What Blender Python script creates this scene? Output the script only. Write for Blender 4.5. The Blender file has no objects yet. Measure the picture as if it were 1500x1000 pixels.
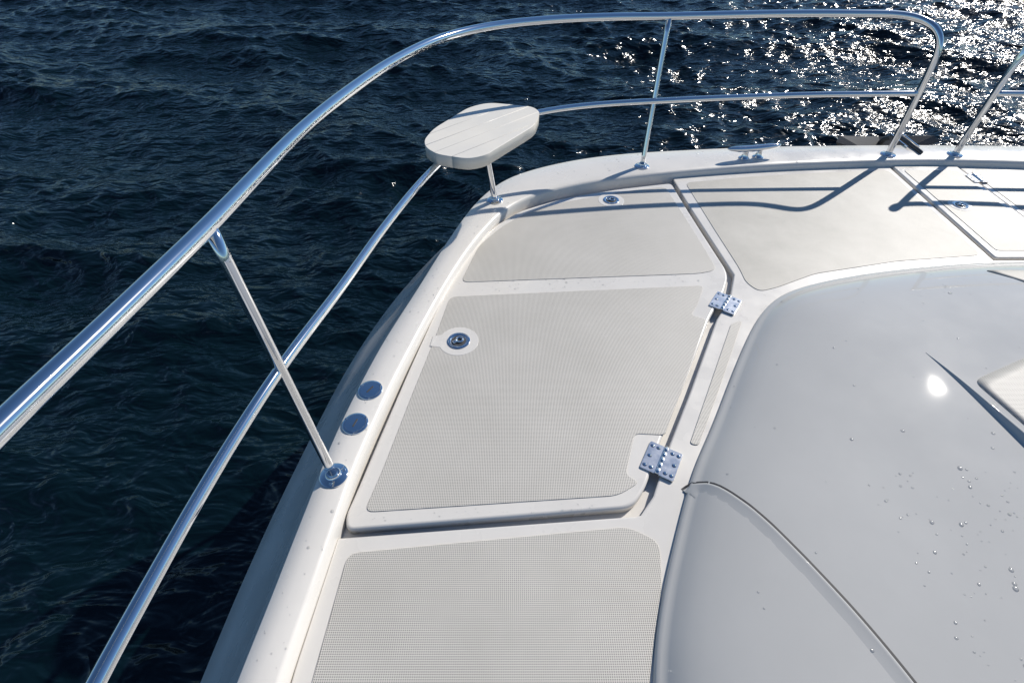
import bpy, bmesh, math, random
import numpy as np
from mathutils import Vector, Matrix
from mathutils.bvhtree import BVHTree
random.seed(7); rng=np.random.default_rng(11)
CX=2.33            # boat centreline (metres)
SUN=Vector((.611,.5225,.595)).normalized()
scene=bpy.context.scene
scene.view_settings.view_transform='Standard'; scene.view_settings.look='None'; scene.view_settings.exposure=0

# ------------------------------------------------------------------ materials
def newmat(name):
    m=bpy.data.materials.new(name); m.use_nodes=True
    nt=m.node_tree; return m,nt,nt.nodes['Principled BSDF']
def N(nt,t,**k):
    n=nt.nodes.new(t)
    for a,b in k.items(): setattr(n,a,b)
    return n
def noise(nt,co,scale,detail=3,rough=.5):
    n=N(nt,'ShaderNodeTexNoise'); n.inputs['Scale'].default_value=scale; n.inputs['Detail'].default_value=detail
    n.inputs['Roughness'].default_value=rough; nt.links.new(co,n.inputs['Vector']); return n
def ramp(nt,fac,stops):
    r=N(nt,'ShaderNodeValToRGB'); e=r.color_ramp.elements
    while len(e)<len(stops): e.new(.5)
    for x,(p,c) in zip(e,stops): x.position=p; x.color=(*c,1)
    nt.links.new(fac,r.inputs[0]); return r
def math_(nt,op,a,b=None,c=None):
    n=N(nt,'ShaderNodeMath',operation=op)
    for i,v in enumerate((a,b,c)):
        if v is None: continue
        if isinstance(v,(int,float)): n.inputs[i].default_value=v
        else: nt.links.new(v,n.inputs[i])
    return n.outputs[0]
def gelcoat(name,col,rough,coat=.0,var=.3,spec=.5,bump=.004):
    m,nt,b=newmat(name); tc=N(nt,'ShaderNodeTexCoord'); co=tc.outputs['Object']
    n1=noise(nt,co,2.3,5,.6); d=tuple(c*.95 for c in col); l=tuple(min(1,c*1.03) for c in col)
    r=ramp(nt,n1.outputs[0],[(.3,d),(.7,l)]); 
    nt.links.new(r.outputs[0],b.inputs['Base Color'])
    n2=noise(nt,co,5.5,4,.6); mr=N(nt,'ShaderNodeMapRange'); mr.inputs[1].default_value=.35; mr.inputs[2].default_value=.65
    mr.inputs[3].default_value=rough*(1-var); mr.inputs[4].default_value=rough*(1+var)
    nt.links.new(n2.outputs[0],mr.inputs[0]); nt.links.new(mr.outputs[0],b.inputs['Roughness'])
    if bump>0:
        n4=noise(nt,co,7,2,.4); bp=N(nt,'ShaderNodeBump'); bp.inputs['Strength'].default_value=.25; bp.inputs['Distance'].default_value=bump
        nt.links.new(n4.outputs[0],bp.inputs['Height']); nt.links.new(bp.outputs[0],b.inputs['Normal'])
    b.inputs['Coat Weight'].default_value=coat; b.inputs['Coat Roughness'].default_value=.022; b.inputs['Specular IOR Level'].default_value=spec
    return m
def nonskid(name,dark,light,pitch,strength=.8,rot=0.,blot=.88):
    m,nt,b=newmat(name); tc=N(nt,'ShaderNodeTexCoord')
    mp=N(nt,'ShaderNodeMapping'); mp.inputs['Rotation'].default_value=(0,0,rot); nt.links.new(tc.outputs['Object'],mp.inputs[0])
    sx=N(nt,'ShaderNodeSeparateXYZ'); nt.links.new(mp.outputs[0],sx.inputs[0])
    outs=[math_(nt,'MULTIPLY_ADD',math_(nt,'SINE',math_(nt,'MULTIPLY',sx.outputs[i],2*math.pi/pitch)),.5,.5) for i in range(2)]
    p=math_(nt,'MULTIPLY',outs[0],outs[1])
    r=ramp(nt,p,[(.08,light),(.45,dark)])
    n=noise(nt,tc.outputs['Object'],3.0,6,.65); r2=ramp(nt,n.outputs[0],[(.3,(blot,blot,blot*.99)),(.7,(1,1,1))])
    mx=N(nt,'ShaderNodeMix',data_type='RGBA',blend_type='MULTIPLY'); mx.inputs[0].default_value=1
    nt.links.new(r.outputs[0],mx.inputs[6]); nt.links.new(r2.outputs[0],mx.inputs[7]); nt.links.new(mx.outputs[2],b.inputs['Base Color'])
    bp=N(nt,'ShaderNodeBump'); bp.invert=True; bp.inputs['Strength'].default_value=strength; bp.inputs['Distance'].default_value=.0006
    nt.links.new(p,bp.inputs['Height']); nt.links.new(bp.outputs[0],b.inputs['Normal'])
    b.inputs['Roughness'].default_value=.5
    return m
def metal(name,col,rough,haze=.16):
    m,nt,b=newmat(name); b.inputs['Base Color'].default_value=(*col,1); b.inputs['Metallic'].default_value=1
    tc=N(nt,'ShaderNodeTexCoord'); n=noise(nt,tc.outputs['Object'],30,4,.6); mr=N(nt,'ShaderNodeMapRange')
    mr.inputs[3].default_value=rough*.6; mr.inputs[4].default_value=rough*1.5; nt.links.new(n.outputs[0],mr.inputs[0]); nt.links.new(mr.outputs[0],b.inputs['Roughness'])
    b.inputs['Coat Weight'].default_value=.8; b.inputs['Coat Roughness'].default_value=haze   # polishing haze
    return m
M_gel=gelcoat('gelcoat_white',(.71,.68,.63),.30,.25)
M_trunk=gelcoat('gelcoat_glossy',(.505,.50,.48),.6,1.0,.1,.05,0)
M_hull=gelcoat('gelcoat_hull',(.62,.63,.64),.2,.3)
M_pad=nonskid('nonskid_diamond',(.29,.276,.25),(.665,.635,.58),.0050)
M_fine=nonskid('nonskid_fine',(.42,.402,.358),(.545,.52,.465),.0030,.4,0.,.76)
M_steel=metal('polished_stainless',(.76,.77,.78),.03)
M_plate=metal('brushed_stainless',(.86,.86,.86),.20,.3)
M_seat=gelcoat('seat_plastic',(.78,.74,.66),.42)
M_dull,nt,b=newmat('galvanised_steel'); b.inputs['Base Color'].default_value=(.05,.055,.06,1); b.inputs['Roughness'].default_value=.5
M_dark,nt,b=newmat('seam_shade_and_dark_parts'); b.inputs['Base Color'].default_value=(.05,.05,.052,1); b.inputs['Roughness'].default_value=.6  # near-black: painted groove shade on the trunk seam, plus dark fittings and roller
M_drop,nt,b=newmat('water_drop'); nt.nodes.remove(b)
lw=N(nt,'ShaderNodeLayerWeight'); lw.inputs[0].default_value=.25
gl=N(nt,'ShaderNodeBsdfGlossy'); gl.inputs['Roughness'].default_value=.14
tp=N(nt,'ShaderNodeBsdfTransparent'); tp.inputs[0].default_value=(.93,.935,.94,1); ms=N(nt,'ShaderNodeMixShader')
nt.links.new(math_(nt,'MULTIPLY_ADD',lw.outputs[0],.5,.06),ms.inputs[0]); nt.links.new(tp.outputs[0],ms.inputs[1]); nt.links.new(gl.outputs[0],ms.inputs[2])
nt.links.new(ms.outputs[0],nt.nodes['Material Output'].inputs[0])

# ------------------------------------------------------------------ helpers
def link(o): scene.collection.objects.link(o); return o
def mesh_obj(name,verts,faces,mat,smooth=True,parent=None):
    me=bpy.data.meshes.new(name); me.from_pydata([tuple(v) for v in verts],[],faces); me.update()
    if mat: me.materials.append(mat)
    bm=bmesh.new(); bm.from_mesh(me); bmesh.ops.recalc_face_normals(bm,faces=bm.faces); bm.to_mesh(me); bm.free()
    for p in me.polygons: p.use_smooth=smooth
    o=bpy.data.objects.new(name,me); link(o)
    if parent: o.parent=parent
    return o
def empty(name):
    o=bpy.data.objects.new(name,None); o.empty_display_size=.1; return link(o)
def catmull(pts,sub=8):
    P=[np.array(p,float) for p in pts]; P=[2*P[0]-P[1]]+P+[2*P[-1]-P[-2]]; out=[]
    for i in range(1,len(P)-2):
        p0,p1,p2,p3=P[i-1:i+3]
        def tj(ti,a,b): return ti+max(np.linalg.norm(b-a),1e-6)**.5
        t0=0;t1=tj(t0,p0,p1);t2=tj(t1,p1,p2);t3=tj(t2,p2,p3)
        for k in range(sub):
            t=t1+(t2-t1)*k/sub
            A1=(t1-t)/(t1-t0)*p0+(t-t0)/(t1-t0)*p1;A2=(t2-t)/(t2-t1)*p1+(t-t1)/(t2-t1)*p2;A3=(t3-t)/(t3-t2)*p2+(t-t2)/(t3-t2)*p3
            B1=(t2-t)/(t2-t0)*A1+(t-t0)/(t2-t0)*A2;B2=(t3-t)/(t3-t1)*A2+(t-t1)/(t3-t1)*A3
            out.append((t2-t)/(t2-t1)*B1+(t-t1)/(t2-t1)*B2)
    out.append(P[-2]); return np.array(out)
def resample(pts,n):
    pts=np.asarray(pts,float); d=np.r_[0,np.cumsum(np.linalg.norm(np.diff(pts,axis=0),axis=1))]; t=np.linspace(0,d[-1],n)
    return np.stack([np.interp(t,d,pts[:,i]) for i in range(pts.shape[1])],1)
def relax(p,it=6):
    p=p.copy()
    for _ in range(it): p[1:-1]=.5*p[1:-1]+.25*(p[:-2]+p[2:])
    return p
def mirror(p):
    q=np.array(p,float)[::-1].copy(); q[:,0]=2*CX-q[:,0]; return q
def offs(p,d):
    t=np.gradient(p,axis=0); t/=np.linalg.norm(t,axis=1)[:,None]+1e-9
    return p+d*np.stack([t[:,1],-t[:,0]],1)
def round_poly(pts,r,seg=6):
    out=[];n=len(pts)
    for i in range(n):
        p0,p1,p2=[Vector(pts[j%n][:2]) for j in (i-1,i,i+1)]
        rr=r[i] if isinstance(r,(list,tuple)) else r
        a=(p0-p1);b=(p2-p1);la,lb=a.length,b.length;a.normalize();b.normalize()
        k=min(rr,la*.45,lb*.45)
        if rr<=0: out.append((p1.x,p1.y)); continue
        q0=p1+a*k;q1=p1+b*k
        for s in range(seg+1):
            t=s/seg; q=q0*(1-t)**2+p1*2*t*(1-t)+q1*t*t; out.append((q.x,q.y))
    return out
def plate(name,pts,zt,zb,mat,bev=.0,parent=None,seg=3):
    n=len(pts); v=[(x,y,zt) for x,y in pts]+[(x,y,zb) for x,y in pts]
    f=[list(range(n)),list(range(2*n-1,n-1,-1))]+[[i,(i+1)%n,n+(i+1)%n,n+i] for i in range(n)]
    o=mesh_obj(name,v,f,mat,False,parent)
    if bev>0:
        me=o.data; bm=bmesh.new(); bm.from_mesh(me)
        ed=[e for e in bm.edges if all(abs(w.co.z-zt)<1e-6 for w in e.verts) and e.is_manifold and any(abs(fc.normal.z)<.5 for fc in e.link_faces)]
        bmesh.ops.bevel(bm,geom=ed,offset=bev,segments=seg,profile=.5,affect='EDGES',clamp_overlap=True)
        for fc in bm.faces: fc.smooth=abs(fc.normal.z)<.999
        bm.to_mesh(me); bm.free()
    return o
def tube(name,path,r,mat,parent=None,seg=20,caps=True):
    P=np.asarray(path,float); n=len(P); T=np.gradient(P,axis=0); T/=np.linalg.norm(T,axis=1)[:,None]
    up=Vector((0,0,1)) if abs(T[0][2])<.9 else Vector((1,0,0)); nrm=(up-Vector(T[0])*up.dot(Vector(T[0]))).normalized()
    V=[];F=[]; R=r if hasattr(r,'__len__') else [r]*n
    for i in range(n):
        t=Vector(T[i]); nrm=(nrm-t*nrm.dot(t)).normalized(); bn=t.cross(nrm)
        for k in range(seg):
            a=2*math.pi*k/seg; V.append(Vector(P[i])+(nrm*math.cos(a)+bn*math.sin(a))*R[i])
    for i in range(n-1):
        for k in range(seg): F.append([i*seg+k,i*seg+(k+1)%seg,(i+1)*seg+(k+1)%seg,(i+1)*seg+k])
    if caps: F.append(list(range(seg))[::-1]); F.append([(n-1)*seg+k for k in range(seg)])
    return mesh_obj(name,V,F,mat,True,parent)
def lathe(name,prof,mat,loc,parent=None,seg=40,rotz=0):
    V=[];F=[]
    for r,z in prof:
        for k in range(seg):
            a=2*math.pi*k/seg+rotz; V.append((loc[0]+r*math.cos(a),loc[1]+r*math.sin(a),loc[2]+z))
    m=len(prof)
    for i in range(m-1):
        for k in range(seg): F.append([i*seg+k,i*seg+(k+1)%seg,(i+1)*seg+(k+1)%seg,(i+1)*seg+k])
    F.append([(m-1)*seg+k for k in range(seg)])
    o=mesh_obj(name,V,F,mat,True,parent)
    o.data.set_sharp_from_angle(angle=math.radians(50)); return o

# ------------------------------------------------------------------ water
def build_water():
    def axis(lo,hi,s,far):
        c=list(np.arange(lo,hi,s)); a=[];b=[];st=s;x=lo
        while x>-far: st*=1.22; x-=st; a.append(x)
        st=s;x=c[-1]
        while x<far: st*=1.22; x+=st; b.append(x)
        return np.array(a[::-1]+c+b)
    xs=axis(-13,16,.036,3500); ys=axis(-1.5,17,.036,3500)
    X,Y=np.meshgrid(xs,ys); sp=np.maximum(np.gradient(xs)[None,:],np.gradient(ys)[:,None])
    Z=np.zeros_like(X);DX=np.zeros_like(X);DY=np.zeros_like(X)
    n=120; lam=np.exp(rng.uniform(math.log(.16),math.log(3.6),n))
    main=math.radians(-105)
    for L in lam:
        th=main+rng.normal(0,.5 if L>.6 else .85); k=2*math.pi/L; ph=rng.uniform(0,2*math.pi)
        slope=.0345*(.75+.5*rng.random())*(1.2 if .25<L<1.3 else .8)
        a=slope/k; arg=k*(X*math.cos(th)+Y*math.sin(th))+ph
        w=np.clip((L/sp-3)/2,0,1)
        Z+=a*w*np.cos(arg); DX-=a*w*.85*np.sin(arg)*math.cos(th); DY-=a*w*.85*np.sin(arg)*math.sin(th)
    # gusts: patches where the chop is stronger or weaker
    g=1+.28*np.sin(.55*X+.9*Y+1.3)*np.sin(.8*X-.35*Y+.4)
    Z*=g; DX*=g; DY*=g
    co=np.stack([X+DX,Y+DY,Z-1.2],-1).reshape(-1,3).astype(np.float32)
    ny,nx=X.shape; idx=np.arange(nx*ny).reshape(ny,nx)
    q=np.stack([idx[:-1,:-1],idx[:-1,1:],idx[1:,1:],idx[1:,:-1]],-1).reshape(-1,4).astype(np.int32)
    me=bpy.data.meshes.new('sea_water'); me.vertices.add(len(co)); me.vertices.foreach_set('co',co.ravel())
    me.loops.add(q.size); me.loops.foreach_set('vertex_index',q.ravel()); me.polygons.add(len(q))
    me.polygons.foreach_set('loop_start',np.arange(0,q.size,4,dtype=np.int32)); me.polygons.foreach_set('loop_total',np.full(len(q),4,np.int32))
    me.polygons.foreach_set('use_smooth',np.ones(len(q),bool)); me.update(); me.validate()
    m,nt,b=newmat('sea_water'); b.inputs['Base Color'].default_value=(.0012,.0065,.0095,1); b.inputs['Roughness'].default_value=.14; b.inputs['IOR'].default_value=1.345
    tc=N(nt,'ShaderNodeTexCoord'); mp=N(nt,'ShaderNodeMapping'); mp.inputs['Rotation'].default_value=(0,0,.25); mp.inputs['Scale'].default_value=(.6,1.2,1)
    nt.links.new(tc.outputs['Object'],mp.inputs[0])
    n1=noise(nt,mp.outputs[0],7,2.5,.5); n1.inputs['Distortion'].default_value=.5
    n2=noise(nt,mp.outputs[0],3.2,3,.5); n2.inputs['Distortion'].default_value=.8
    rid=math_(nt,'SUBTRACT',1,math_(nt,'ABSOLUTE',math_(nt,'MULTIPLY_ADD',n2.outputs[0],4,-2)))
    hgt=math_(nt,'MULTIPLY_ADD',rid,.30,n1.outputs[0])
    bp=N(nt,'ShaderNodeBump'); bp.inputs['Strength'].default_value=1; bp.inputs['Distance'].default_value=.060
    nt.links.new(hgt,bp.inputs['Height']); nt.links.new(bp.outputs[0],b.inputs['Normal'])
    me.materials.append(m); link(bpy.data.objects.new('sea_water',me))
build_water()

# ------------------------------------------------------------------ boat shell
G1=[(-.93,-3),(-.87,-.6),(-.838,.319),(-.825,.541),(-.797,.822),(-.760,1.093),(-.709,1.414),(-.608,1.80),(-.48,2.13),(-.33,2.43),(-.15,2.68),(.21,2.88),(.57,2.98),(1.0,3.03),(1.52,3.08),(2.33,3.10)]
G2=[(-.72,-3),(-.64,-.6),(-.603,.263),(-.587,.415),(-.576,.564),(-.563,.698),(-.551,.865),(-.520,1.062),(-.468,1.315),(-.386,1.607),(-.285,1.98),(-.165,2.33),(-.02,2.55),(.267,2.725),(.586,2.827),(1.0,2.885),(1.52,2.93),(2.33,2.95)]
G3=[(-.60,-3),(-.535,-.6),(-.505,.263),(-.49,.423),(-.475,.60),(-.462,.761),(-.44,.901),(-.398,1.12),(-.345,1.351),(-.268,1.651),(-.178,1.93),(-.110,2.09),(-.033,2.235),(.104,2.368),(.358,2.49),(.735,2.590),(1.123,2.66),(1.515,2.71),(2.105,2.752),(2.33,2.757)]
NS=170
def full(p):
    a=relax(resample(catmull(p,10),NS),4); return np.vstack([a,mirror(a)[1:]])
g1,g2,g3=full(G1),full(G2),full(G3)
def prof():
    L=[]
    def add(p,z): L.append(np.c_[p,np.full(len(p),z)])
    add(offs(g1,.42),-1.9); add(offs(g1,.22),-1.1); add(offs(g1,.06),-.50); add(offs(g1,.01),-.31); add(g1,-.275)
    add(g1*.97+g2*.03,-.258)
    # slightly hollow flare, so the turn onto the top of the gunwale stays crisp
    for t,z in ((.3,-.192),(.6,-.108),(.85,-.026),(.94,.010),(.98,.026)): add(g1*(1-t)+g2*t,z)
    for t,z in ((.01,.033),(.05,.038),(.5,.041),(.86,.039),(.95,.036)): add(g2*(1-t)+g3*t,z)
    add(g3,.030); add(offs(g3,.004),.02); add(offs(g3,.007),-.05)
    return L
L=prof(); V=np.vstack(L); n=len(L[0]); F=[[i*n+k,i*n+k+1,(i+1)*n+k+1,(i+1)*n+k] for i in range(len(L)-1) for k in range(n-1)]
boat=empty('motor_boat')
gun=mesh_obj('hull_and_gunwale',V,F,M_gel,True,boat)
tr=[tuple(l[0]) for l in L[:14]]+[tuple(l[-1]) for l in L[:14]][::-1]
mesh_obj('transom',tr,[list(range(len(tr)))],M_hull,False,boat)
tube('rub_strake',np.c_[offs(g1,.002),np.full(len(g1),-.295)],.014,M_steel,boat,8)
g4=offs(g3,.0065)
plate('channel_floor',[tuple(p) for p in g4[::3]],-.028,-.05,M_gel,0,boat)

LID=[(-.451,.622),(-.463,.665),(-.450,.727),(-.411,.946),(-.363,1.213),(-.299,1.535),(-.245,1.765),(-.165,1.985),(-.085,2.130),(.040,2.270),(.250,2.385),(.551,2.485),(.858,2.553),(.877,2.299),(.908,1.970),(.930,1.756),(.872,1.628),(.774,1.482),(.582,1.120),(.465,.913),(.386,.748),(.337,.688)]
def lidpoly(p,mir=False):
    q=round_poly(p,[.035,.02]+[.06]*10+[.03,.06,.06,.06,.05,.05,.05,.05,.04,.05],6)
    return [(2*CX-x,y) for x,y in q][::-1] if mir else q
def halfdeck():
    s=[(-.56,-2.98),(-.52,-.6),(-.495,.30),(-.470,.602),(.343,.664),(.36,.668),(.405,.725),(.490,.900),(.606,1.110),(.797,1.470),(.893,1.612),(.952,1.756),(.931,1.97),(.900,2.299),(.880,2.62)]
    k=[tuple(p) for p in g4[:NS] if .90<p[0]<2.12]
    return s+k[::3]
hd=halfdeck()
notch=[(2.135,2.745),(2.135,1.86),(2.525,1.86),(2.525,2.745)]
deck=hd+notch+[(2*CX-x,y) for x,y in hd][::-1]
plate('deck_mould',deck,0,-.045,M_gel,.006,boat)
for mir in (False,True):
    plate('deck_hatch_lid',lidpoly(LID,mir),.004,-.024,M_gel,.009,boat,4)
def MX(pts,mir): return [(2*CX-x,y) for x,y in pts][::-1] if mir else pts
padA=[(-.413,.672),(-.385,.80),(-.335,1.10),(-.290,1.350),(-.252,1.602),(.800,1.675),(.745,1.560),(.700,1.49),(.755,1.465),(.483,.935),(.470,.93),(.385,.935),(.335,.79),(.372,.765),(.303,.723)]
padB=[(-.216,1.695),(-.150,1.965),(-.050,2.120),(.075,2.250),(.27,2.350),(.56,2.450),(.815,2.510),(.838,2.30),(.868,2.00),(.885,1.780),(.80,1.755)]
padC=[(-.452,-.4),(-.448,.270),(-.432,.560),(.318,.632),(.395,.590),(.378,.480),(.300,.250),(.20,-.4)]
padD=[(.893,1.463),(.845,1.445),(.552,.900),(.577,.893),(.70,1.11)]
cen=[(.935,2.560),(1.30,2.625),(1.70,2.672),(2.105,2.700),(2.105,1.895),(1.70,1.850),(1.30,1.760),(1.10,1.665),(1.02,1.640),(.985,1.700),(.988,1.80),(.965,2.10)]
for mir in (False,True):
    plate('nonskid_panel_main',MX(round_poly(padA,[.03,.05,.05,.05,.03,.03,.02,.02,.02,.03,.02,.02,.02,.02,.03],5),mir),.0062,.002,M_pad,.0012,boat,1)
    plate('nonskid_panel_bow',MX(round_poly(padB,.04,5),mir),.0062,.002,M_pad,.0012,boat,1)
    plate('nonskid_panel_side',MX(round_poly(padC,.03,5),mir),.0030,-.002,M_pad,.0012,boat,1)
    plate('nonskid_strip',MX(round_poly(padD,.015,4),mir),.0030,-.002,M_pad,.0012,boat,1)
    plate('nonskid_panel_centre',MX(round_poly(cen,.04,5),mir),.0022,-.002,M_fine,.0008,boat,1)
plate('anchor_locker_lid',round_poly([(2.148,2.742),(2.148,1.872),(2.512,1.872),(2.512,2.742)],.015,4),.006,-.024,M_gel,.007,boat,4)
plate('locker_nonskid',round_poly([(2.182,2.69),(2.182,1.92),(2.478,1.92),(2.478,2.69)],.02,4),.0085,.004,M_fine,.001,boat,1)

# ------------------------------------------------------------------ trunk (raised cabin top)
TR=[(.17,-3),(.24,-.5),(.313,.27),(.368,.442),(.437,.597),(.538,.804),(.640,.965),(.768,1.181),(.909,1.405),(1.000,1.525),(1.09,1.605),(1.222,1.668),(1.40,1.722),(1.620,1.770),(2.0,1.822),(2.33,1.838)]
t0=relax(resample(catmull(TR,8),140),3); t0=np.vstack([t0,mirror(t0)[1:]])
rings=[(0,-.03),(.0,.006),(.002,.011),(.006,.015),(.014,.018),(.022,.020),(.030,.026),(.045,.038),(.07,.052),(.10,.064),(.15,.079),(.21,.091),(.29,.101),(.38,.108)]
L=[np.c_[offs(t0,d),np.full(len(t0),z)] for d,z in rings]
last=L[-1].copy(); last[:,1]=np.maximum(last[:,1],-3)
for t in (.03,.06,.1,.15,.2,.3,.42,.56,.7,.84,.95):
    q=last.copy(); q[:,:2]=last[:,:2]*(1-t)+np.array([CX,-3.0])*t; q[:,2]=.108+.018*(1-(1-t)**6)+.018*(1-(1-t)**2); L.append(q)
V=np.vstack(L); n=len(L[0]); F=[[i*n+k,i*n+k+1,(i+1)*n+k+1,(i+1)*n+k] for i in range(len(L)-1) for k in range(n-1)]
trunk=mesh_obj('cabin_trunk',V,F,M_trunk,True,boat)
bvh=BVHTree.FromPolygons([tuple(v) for v in V],F)
bvhg=BVHTree.FromPolygons([v.co.copy() for v in gun.data.vertices],[list(p.vertices) for p in gun.data.polygons])
def zt(x,y,bv=None):
    h=(bv or bvh).ray_cast(Vector((x,y,2)),Vector((0,0,-1))); return (h[0],h[1]) if h[0] else (Vector((x,y,0)),Vector((0,0,1)))
def ribbon(name,path,prof,mat):
    P=resample(catmull(path,8),90); T=np.gradient(P,axis=0); T/=np.linalg.norm(T,axis=1)[:,None]; V=[];F=[]
    for i,(x,y) in enumerate(P):
        for d,h in prof:
            q=(x+T[i][1]*d,y-T[i][0]*d); V.append((q[0],q[1],zt(*q)[0].z+h))
    m=len(prof)
    for i in range(len(P)-1):
        for k in range(m-1): F.append([i*m+k,i*m+k+1,(i+1)*m+k+1,(i+1)*m+k])
    return mesh_obj(name,V,F,mat,True,boat)
seam=[(.492,.742),(.515,.755),(.553,.748),(.625,.663),(.725,.478),(.795,.326),(.85,.17),(.92,-.1),(1.0,-.6)]
for mir in (False,True):
    s=[(2*CX-x,y) for x,y in seam] if mir else seam; sg=-1 if mir else 1
    ribbon('trunk_seam_edge',s,[(sg*d,h) for d,h in ((.045,-.001),(.024,.0012),(.010,.0036),(.006,.0044),(.0030,.0036),(.0005,-.001))],M_trunk)
    ribbon('trunk_seam_shade',s,[(sg*d,h) for d,h in ((-.0055,.0006),(.0020,.0006))],M_dark)  # flat dark ribbon on the surface, painting the shade of a groove
def drape(name,poly,mat,h,parent=boat):
    poly=np.array(round_poly(poly,.03,5)); c=poly.mean(0); V=[];F=[];n=len(poly);K=9
    for j in range(K):
        for p in poly:
            q=p*(1-j/K)+c*(j/K); z=zt(q[0],q[1])[0].z; V.append((q[0],q[1],z+h))
    V.append((c[0],c[1],zt(c[0],c[1])[0].z+h))
    for j in range(K-1):
        for k in range(n): F.append([j*n+k,j*n+(k+1)%n,(j+1)*n+(k+1)%n,(j+1)*n+k])
    for k in range(n): F.append([(K-1)*n+k,(K-1)*n+(k+1)%n,K*n])
    b=len(V)
    for p in poly: V.append((p[0],p[1],zt(p[0],p[1])[0].z-.002))
    for k in range(n): F.append([k,(k+1)%n,b+(k+1)%n,b+k])
    return mesh_obj(name,V,F,mat,True,parent)
for mir in (False,True):
    drape('trunk_step_nonskid',MX([(1.462,1.058),(1.70,1.160),(2.05,1.23),(2.1,.3),(1.64,.3),(1.515,.80)],mir),M_pad,.003)
for mir in (False,True):
    path=[(1.385,1.185),(1.402,1.12),(1.420,1.04),(1.440,.93),(1.462,.81),(1.50,.62),(1.56,.3),(1.63,-.1)]
    P=resample(catmull(path,8),70); T=np.gradient(P,axis=0); T/=np.linalg.norm(T,axis=1)[:,None]; V=[];F=[]
    for i,(x,y) in enumerate(P):
        t=i/69; w=.004+.050*min(1,t*1.8); hh=.001+.042*min(1,t*1.6)
        for a,b_ in ((.60,-.03),(.50,.04),(.34,.28),(.18,.72),(.06,.96),(-.08,1.0),(-.4,.72),(-.9,-.02)):
            d=a*w; qx=x+T[i][1]*d; qy=y-T[i][0]*d
            zz=zt(qx,qy)[0].z+b_*hh
            V.append(((2*CX-qx) if mir else qx,qy,zz))
    for i in range(69):
        for k in range(7): F.append([i*8+k,i*8+k+1,(i+1)*8+k+1,(i+1)*8+k])
    mesh_obj('trunk_ridge',V,F,M_trunk,True,boat)
drape('trunk_front_nonskid',[(1.93,1.69),(2.73,1.69),(2.62,1.54),(2.04,1.54)],M_fine,.0025)

# ------------------------------------------------------------------ rails
def zg(x,y): return zt(x,y,bvhg)[0].z
def base_plate(x,y,parent):
    z=zg(x,y)-.001
    lathe('base_plate',[(.040,0),(.040,.004),(.037,.0065),(.024,.008),(.020,.010),(.0185,.016)],M_steel,(x,y,z),parent)
    for k in range(3):
        a=2*math.pi*k/3+.5; lathe('screw',[(.0045,.0065),(.0045,.0085),(.003,.0095)],M_steel,(x+.0305*math.cos(a),y+.0305*math.sin(a),z),parent,12)
def build_rail(mir):
    e=empty('bow_rail')
    def mm(p):
        p=np.array(p,float)
        if mir: p[:,0]=2*CX-p[:,0]
        return p
    top=[(-.66,-2.7,.90),(-.64,-1.2,.88),(-.625,-.2,.86),(-.622,.194,.85),(-.617,.367,.84),(-.607,.557,.825),(-.586,.845,.81),(-.555,1.34,.79),(-.503,1.651,.78),(-.413,1.994,.77),(-.274,2.305,.76),(-.088,2.515,.75),(.154,2.660,.74),(.44,2.765,.728),(.754,2.84,.715),(1.34,2.920,.708),(1.70,2.945,.703),(1.90,2.950,.699),(1.985,2.935,.693),(2.045,2.90,.680),(2.085,2.85,.655),(2.108,2.82,.61),(2.118,2.815,.55),(2.128,2.815,.44),(2.140,2.812,.045)]
    tube('top_rail',mm(relax(resample(catmull(top,10),360),5)),.0172,M_steel,e,40)
    mid=[(-.65,-2.7,.46),(-.635,-1.2,.455),(-.624,-.2,.45),(-.622,.085,.45),(-.621,.18,.45),(-.613,.295,.45),(-.596,.524,.445),(-.554,.818,.44),(-.496,1.164,.41),(-.430,1.52,.395),(-.338,1.895,.38),(-.215,2.22,.372),(-.05,2.44,.37),(.134,2.565,.37),(.378,2.663,.366),(.742,2.735,.362),(1.241,2.785,.365),(1.60,2.802,.37),(2.125,2.815,.371)]
    tube('mid_rail',mm(relax(resample(catmull(mid,10),300),4)),.0140,M_steel,e,32)
    for b,t in (((-.510,.766,.035),(-.582,.852,.805)),((.714,2.670,.035),(.756,2.838,.712)),((-.60,-1.3,.035),(-.64,-1.25,.88))):
        tube('stanchion',mm([np.array(b)*(1-s)+np.array(t)*s for s in np.linspace(0,1,12)]),.0132,M_steel,e,40)
        base_plate(*mm([b])[0][:2],e)
    base_plate(*mm([(2.140,2.812,0)])[0][:2],e)
build_rail(False); build_rail(True)

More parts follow.
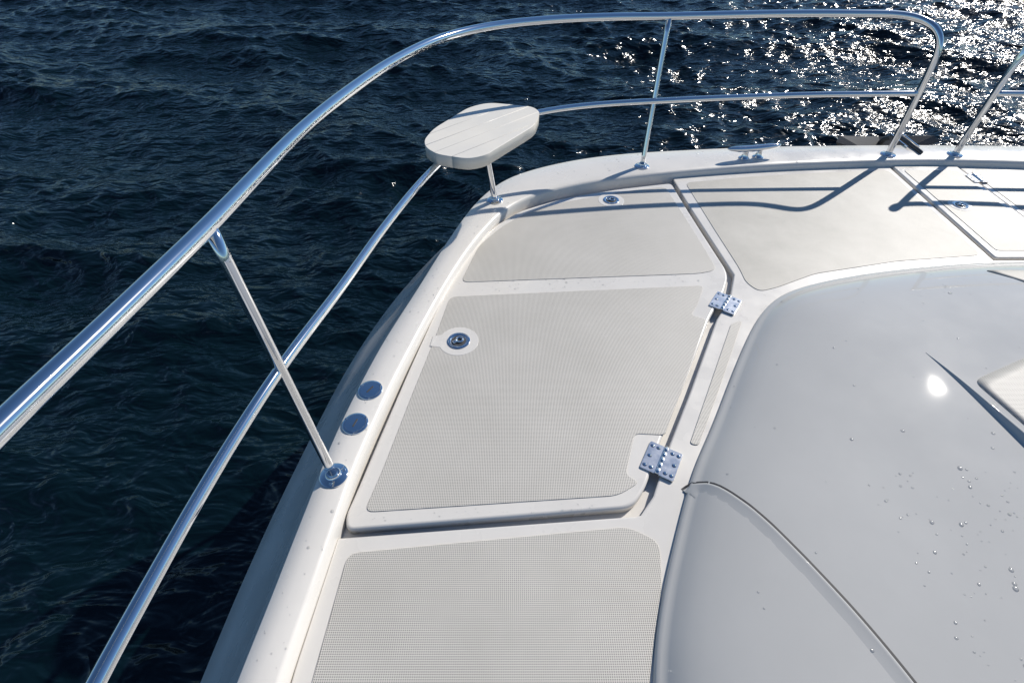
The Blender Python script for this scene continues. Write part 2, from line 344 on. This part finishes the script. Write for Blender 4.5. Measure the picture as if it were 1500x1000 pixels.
# ------------------------------------------------------------------ bow seat
def clip(poly,n,d,keep):
    out=[]
    for i in range(len(poly)):
        a=np.array(poly[i]);b=np.array(poly[(i+1)%len(poly)]); fa=keep*(a@n-d);fb=keep*(b@n-d)
        if fa>=0: out.append(tuple(a))
        if fa*fb<0: out.append(tuple(a+(b-a)*fa/(fa-fb)))
    return out
seat=[(-.366,2.10),(-.340,2.21),(-.200,2.455),(-.110,2.512),(.095,2.462),(.128,2.40),(.10,2.25),(-.108,1.955),(-.174,1.926),(-.300,1.968),(-.352,2.03)]
for mir in (False,True):
    e=empty('bow_seat'); sp=round_poly(seat,.05,6)
    u=np.array((.72,.69)); nn=np.array((-u[1],u[0])); c=np.array((-.12,2.22))@nn
    cuts=[-9,-.115,-.038,.038,.115,9]
    for i in range(5):
        q=clip(sp,nn,c+cuts[i]+.0004,1); q=clip(q,nn,c+cuts[i+1]-.0004,-1)
        if len(q)>3: plate('seat_slat',MX(q,mir),.436,.388,M_seat,.0016,e,3)
    plate('seat_rim',MX(round_poly([(-.12+(x+.12)*.965,2.22+(y-2.22)*.965) for x,y in seat],.05,6),mir),.4345,.385,M_seat,0,e)
    f=lambda x:(2*CX-x) if mir else x
    tube('seat_post',[np.array((f(-.085),2.304,.035))*(1-s)+np.array((f(-.13),2.25,.40))*s for s in np.linspace(0,1,10)],.0150,M_steel,e,32)
    base_plate(f(-.085),2.304,e)

# ------------------------------------------------------------------ hinges, latches, caps, cleat
def hinge(x,y,ang,z,L=.105,W=.047,name='hatch_hinge'):
    e=empty(name); ca,sa=math.cos(ang),math.sin(ang)
    def T(p): return [(x+a*ca-b*sa,y+a*sa+b*ca) for a,b in p]
    for s in (-1,1):
        plate('leaf',T(round_poly([(-L/2,s*.004),(L/2,s*.004),(L/2,s*(W+.004)),(-L/2,s*(W+.004))],.006,4)),z+.0035,z-.004,M_plate,.001,e,2)
        for a in (-.36,-.0,.36):
            for b in ((.38,.78) if a else (.72,)):
                q=T([(a*L,s*(.004+b*W))])[0]
                lathe('screw_seat',[(.0066,.0036),(.0064,.0038)],M_dark,(q[0],q[1],z),e,14)
                lathe('screw',[(.0056,.0036),(.0054,.0046),(.004,.0053),(.0020,.0052),(.0018,.0042)],M_steel,(q[0],q[1],z),e,14)
    for k in range(5):
        a0=(-.5+k/5)*L+.0012;a1=(-.5+(k+1)/5)*L-.0012; p0=T([(a0,0)])[0];p1=T([(a1,0)])[0]
        tube('knuckle',[(*p0,z+.004),((p0[0]+p1[0])/2,(p0[1]+p1[1])/2,z+.004),(*p1,z+.004)],.0062,M_steel,e,16)
for mir in (False,True):
    f=lambda x:(2*CX-x) if mir else x; g=lambda a:(math.pi-a) if mir else a
    hinge(f(.450),.836,g(math.radians(61)),.0055); hinge(f(.857),1.562,g(math.radians(55)),.0055)
hinge(2.523,2.59,math.radians(90),.009,.08,.036)
def latch(x,y,z,r=.043,rot=.6):
    e=empty('flush_latch')
    lathe('bezel',[(r,0),(r,.002),(r*.95,.0035),(r*.72,.0035),(r*.68,.002),(r*.66,.0008),(r*.3,.0006)],M_steel,(x,y,z),e)
    lathe('cup',[(r*.64,.0009),(r*.5,.0012)],M_dark,(x,y,z),e)
    ca,sa=math.cos(rot),math.sin(rot)
    ring=[(x+(r*.28*math.cos(t)+r*.12)*ca-r*.28*math.sin(t)*sa,y+(r*.28*math.cos(t)+r*.12)*sa+r*.28*math.sin(t)*ca,z+.0045) for t in np.linspace(0,2*math.pi,28)]
    tube('pull_ring',ring,r*.10,M_steel,e,12)
    tube('pull_bar',[(x-r*k*ca,y-r*k*sa,z+.0043) for k in (.55,.35,.12)],r*.15,M_steel,e,12)
th=np.linspace(0,2*math.pi,40)[:-1]
for mir in (False,True):
    f=lambda x:(2*CX-x) if mir else x
    land=[(-.198+.074*math.cos(t),1.346+.074*math.sin(t)) for t in np.linspace(-math.pi+.45,math.pi-.45,34)]
    land=land+[(-.296,1.372),(-.302,1.320)]
    plate('latch_land',MX(land,mir),.0070,.004,M_gel,.0005,boat,1)
    plate('latch_land_bow',MX([(.508+.066*math.cos(t),2.366+.066*math.sin(t)) for t in th],mir),.0070,.004,M_gel,.0005,boat,1)
    latch(f(-.198),1.346,.0070); latch(f(.508),2.366,.0070,.041,.1)
lathe('latch_land_c',[(.055,0),(.055,.001)],M_gel,(2.261,2.312,.0085),boat); latch(2.261,2.312,.0095,.036,0)
def cap(x,y,rot):
    e=empty('deck_filler_cap'); z=zg(x,y)-.001; r=.041
    lathe('flange',[(r,0),(r,.003),(r*.96,.005),(r*.80,.0055),(r*.78,.0042),(r*.76,.0055),(r*.3,.0062),(r*.02,.0064)],M_steel,(x,y,z),e)
    ca,sa=math.cos(rot),math.sin(rot)
    for s in (-1,1):
        lathe('key_hole',[(r*.07,.0066),(r*.05,.0067)],M_dark,(x+s*r*.3*ca,y+s*r*.3*sa,z),e,12)
    for a in (.6,2.7,4.8): lathe('screw',[(.0035,.005),(.0035,.0066),(.002,.007)],M_steel,(x+r*.88*math.cos(a),y+r*.88*math.sin(a),z),e,12)
    w=r*.45;h=.0025
    plate('grip_slot',[(x+a*ca-b*sa,y+a*sa+b*ca) for a,b in ((-w*.8,-h),(w*.8,-h),(w*.8,h),(-w*.8,h))],z+.0070,z+.004,M_dark,0,e)
for mir in (False,True):
    f=lambda x:(2*CX-x) if mir else x
    cap(f(-.468),1.082,1.0); cap(f(-.488),.947,1.3)
def cleat(mir):
    e=empty('mooring_cleat'); f=lambda x:(2*CX-x) if mir else x
    s=np.linspace(-1,1,30); c=np.array((1.348,2.775)); d=np.array((.985,.17)); d/=np.linalg.norm(d)
    P=[(f(c[0]+d[0]*t*.158),c[1]+d[1]*t*.158,.094+.008*t*t) for t in s]; R=[.018*max(.25,(1-abs(t)**3.5)**.5) for t in s]
    tube('horns',P,R,M_steel,e,20)
    for k in (-.042,.042):
        q=(f(c[0]+d[0]*k),c[1]+d[1]*k); z=zg(*q)-.001
        lathe('foot',[(.030,0),(.030,.004),(.022,.008),(.0165,.02),(.0145,.04),(.0155,.052)],M_steel,(*q,z),e,24)
cleat(False); cleat(True)
an=empty('anchor')
for x in (2.295,2.365):
    plate('roller_cheek',[(x-.003,2.90),(x+.003,2.90),(x+.003,3.08),(x-.003,3.08)],.048,.020,M_steel,0,an)
tube('roller',[(2.30,3.05,.03),(2.33,3.05,.03),(2.36,3.05,.03)],.018,M_dark,an,18)
tube('shank',[(2.33,2.82,.048),(2.33,2.95,.050),(2.33,3.06,.046),(2.33,3.16,-.02),(2.33,3.22,-.12)],[.010,.012,.013,.015,.015],M_dull,an,10)
fl=[(2.33,3.40,-.38),(2.33,3.22,-.03),(2.04,3.15,.005),(2.62,3.15,.005),(2.33,3.08,-.12),(2.01,3.12,-.02),(2.65,3.12,-.02),(2.33,3.38,-.41)]
mesh_obj('fluke',fl,[(0,1,2),(0,3,1),(2,1,4),(1,3,4),(0,2,5),(0,6,3),(7,5,4),(7,4,6),(0,5,7),(0,7,6),(2,4,5),(3,6,4)],M_dull,False,an)

# ------------------------------------------------------------------ water droplets
def droplets():
    V=[];F=[]
    def dome(p,nrm,r):
        b=len(V); q=nrm.to_track_quat('Z','Y'); s=10; el=1+random.uniform(-.25,.35)
        for j,(rr,h) in enumerate(((1,-.05),(.93,.20),(.65,.40))):
            for k in range(s):
                a=2*math.pi*k/s; V.append(p+q@Vector((rr*r*math.cos(a)*el,rr*r*math.sin(a),h*r)))
        V.append(p+q@Vector((0,0,.47*r)))
        for j in range(2):
            for k in range(s): F.append([b+j*s+k,b+j*s+(k+1)%s,b+(j+1)*s+(k+1)%s,b+(j+1)*s+k])
        for k in range(s): F.append([b+2*s+k,b+2*s+(k+1)%s,b+3*s])
    def rad(): return min(.0052,.0013+random.expovariate(1/.0011))
    for _ in range(260):
        i=random.randrange(50,NS+20); t=random.uniform(.05,.95); p=g2[i]*(1-t)+g3[i]*t; h,nr=zt(p[0],p[1],bvhg); dome(h,nr if nr.z>0 else -nr,rad())
    for _ in range(380):
        if random.random()<.7: x=random.uniform(.95,1.7);y=random.uniform(.1,.75)
        else: x=random.uniform(.5,2.2);y=random.uniform(.2,1.8)
        h=bvh.ray_cast(Vector((x,y,2)),Vector((0,0,-1)))
        if h[0] and h[0].z>.0: dome(h[0],h[1] if h[1].z>0 else -h[1],rad()*1.2)
    for _ in range(80):
        t=random.random(); x=-.23+1.1*t; y=random.uniform(1.615,1.68)+.075*t-.0; dome(Vector((x,y+.012,.0038)),Vector((0,0,1)),rad())
    for _ in range(25):
        t=random.random(); dome(Vector((-.42+.7*t,.655+.04*t+random.uniform(-.012,.012),.0038)),Vector((0,0,1)),rad()*.8)
    mesh_obj('water_droplets',V,F,M_drop,True)
droplets()

# ------------------------------------------------------------------ light, sky, camera
w=bpy.data.worlds.new('World'); scene.world=w; w.use_nodes=True; nt=w.node_tree; bg=nt.nodes['Background']
sk=nt.nodes.new('ShaderNodeTexSky'); sk.sky_type='NISHITA'; sk.sun_disc=False; sk.sun_elevation=math.asin(SUN.z); sk.sun_rotation=math.atan2(SUN.x,SUN.y)
sk.air_density=1.0; sk.dust_density=.05; sk.ozone_density=2.5
mx=nt.nodes.new('ShaderNodeMix'); mx.data_type='RGBA'; mx.blend_type='MULTIPLY'; mx.inputs[0].default_value=1; mx.inputs[7].default_value=(.74,.95,1.13,1)
nt.links.new(sk.outputs[0],mx.inputs[6]); nt.links.new(mx.outputs[2],bg.inputs[0]); bg.inputs[1].default_value=.080
ld=bpy.data.lights.new('sun','SUN'); ld.energy=4.9; ld.angle=math.radians(.5); ld.color=(1,.945,.865)
lo=bpy.data.objects.new('sun',ld); lo.rotation_euler=SUN.to_track_quat('Z','Y').to_euler(); lo.location=SUN*30; link(lo)
cd=bpy.data.cameras.new('camera'); cd.lens=18; cd.sensor_width=36; cd.clip_start=.02; cd.clip_end=8000
co=bpy.data.objects.new('camera',cd); co.location=(0,0,1.35); co.rotation_euler=(math.radians(45),0,0); link(co); scene.camera=co
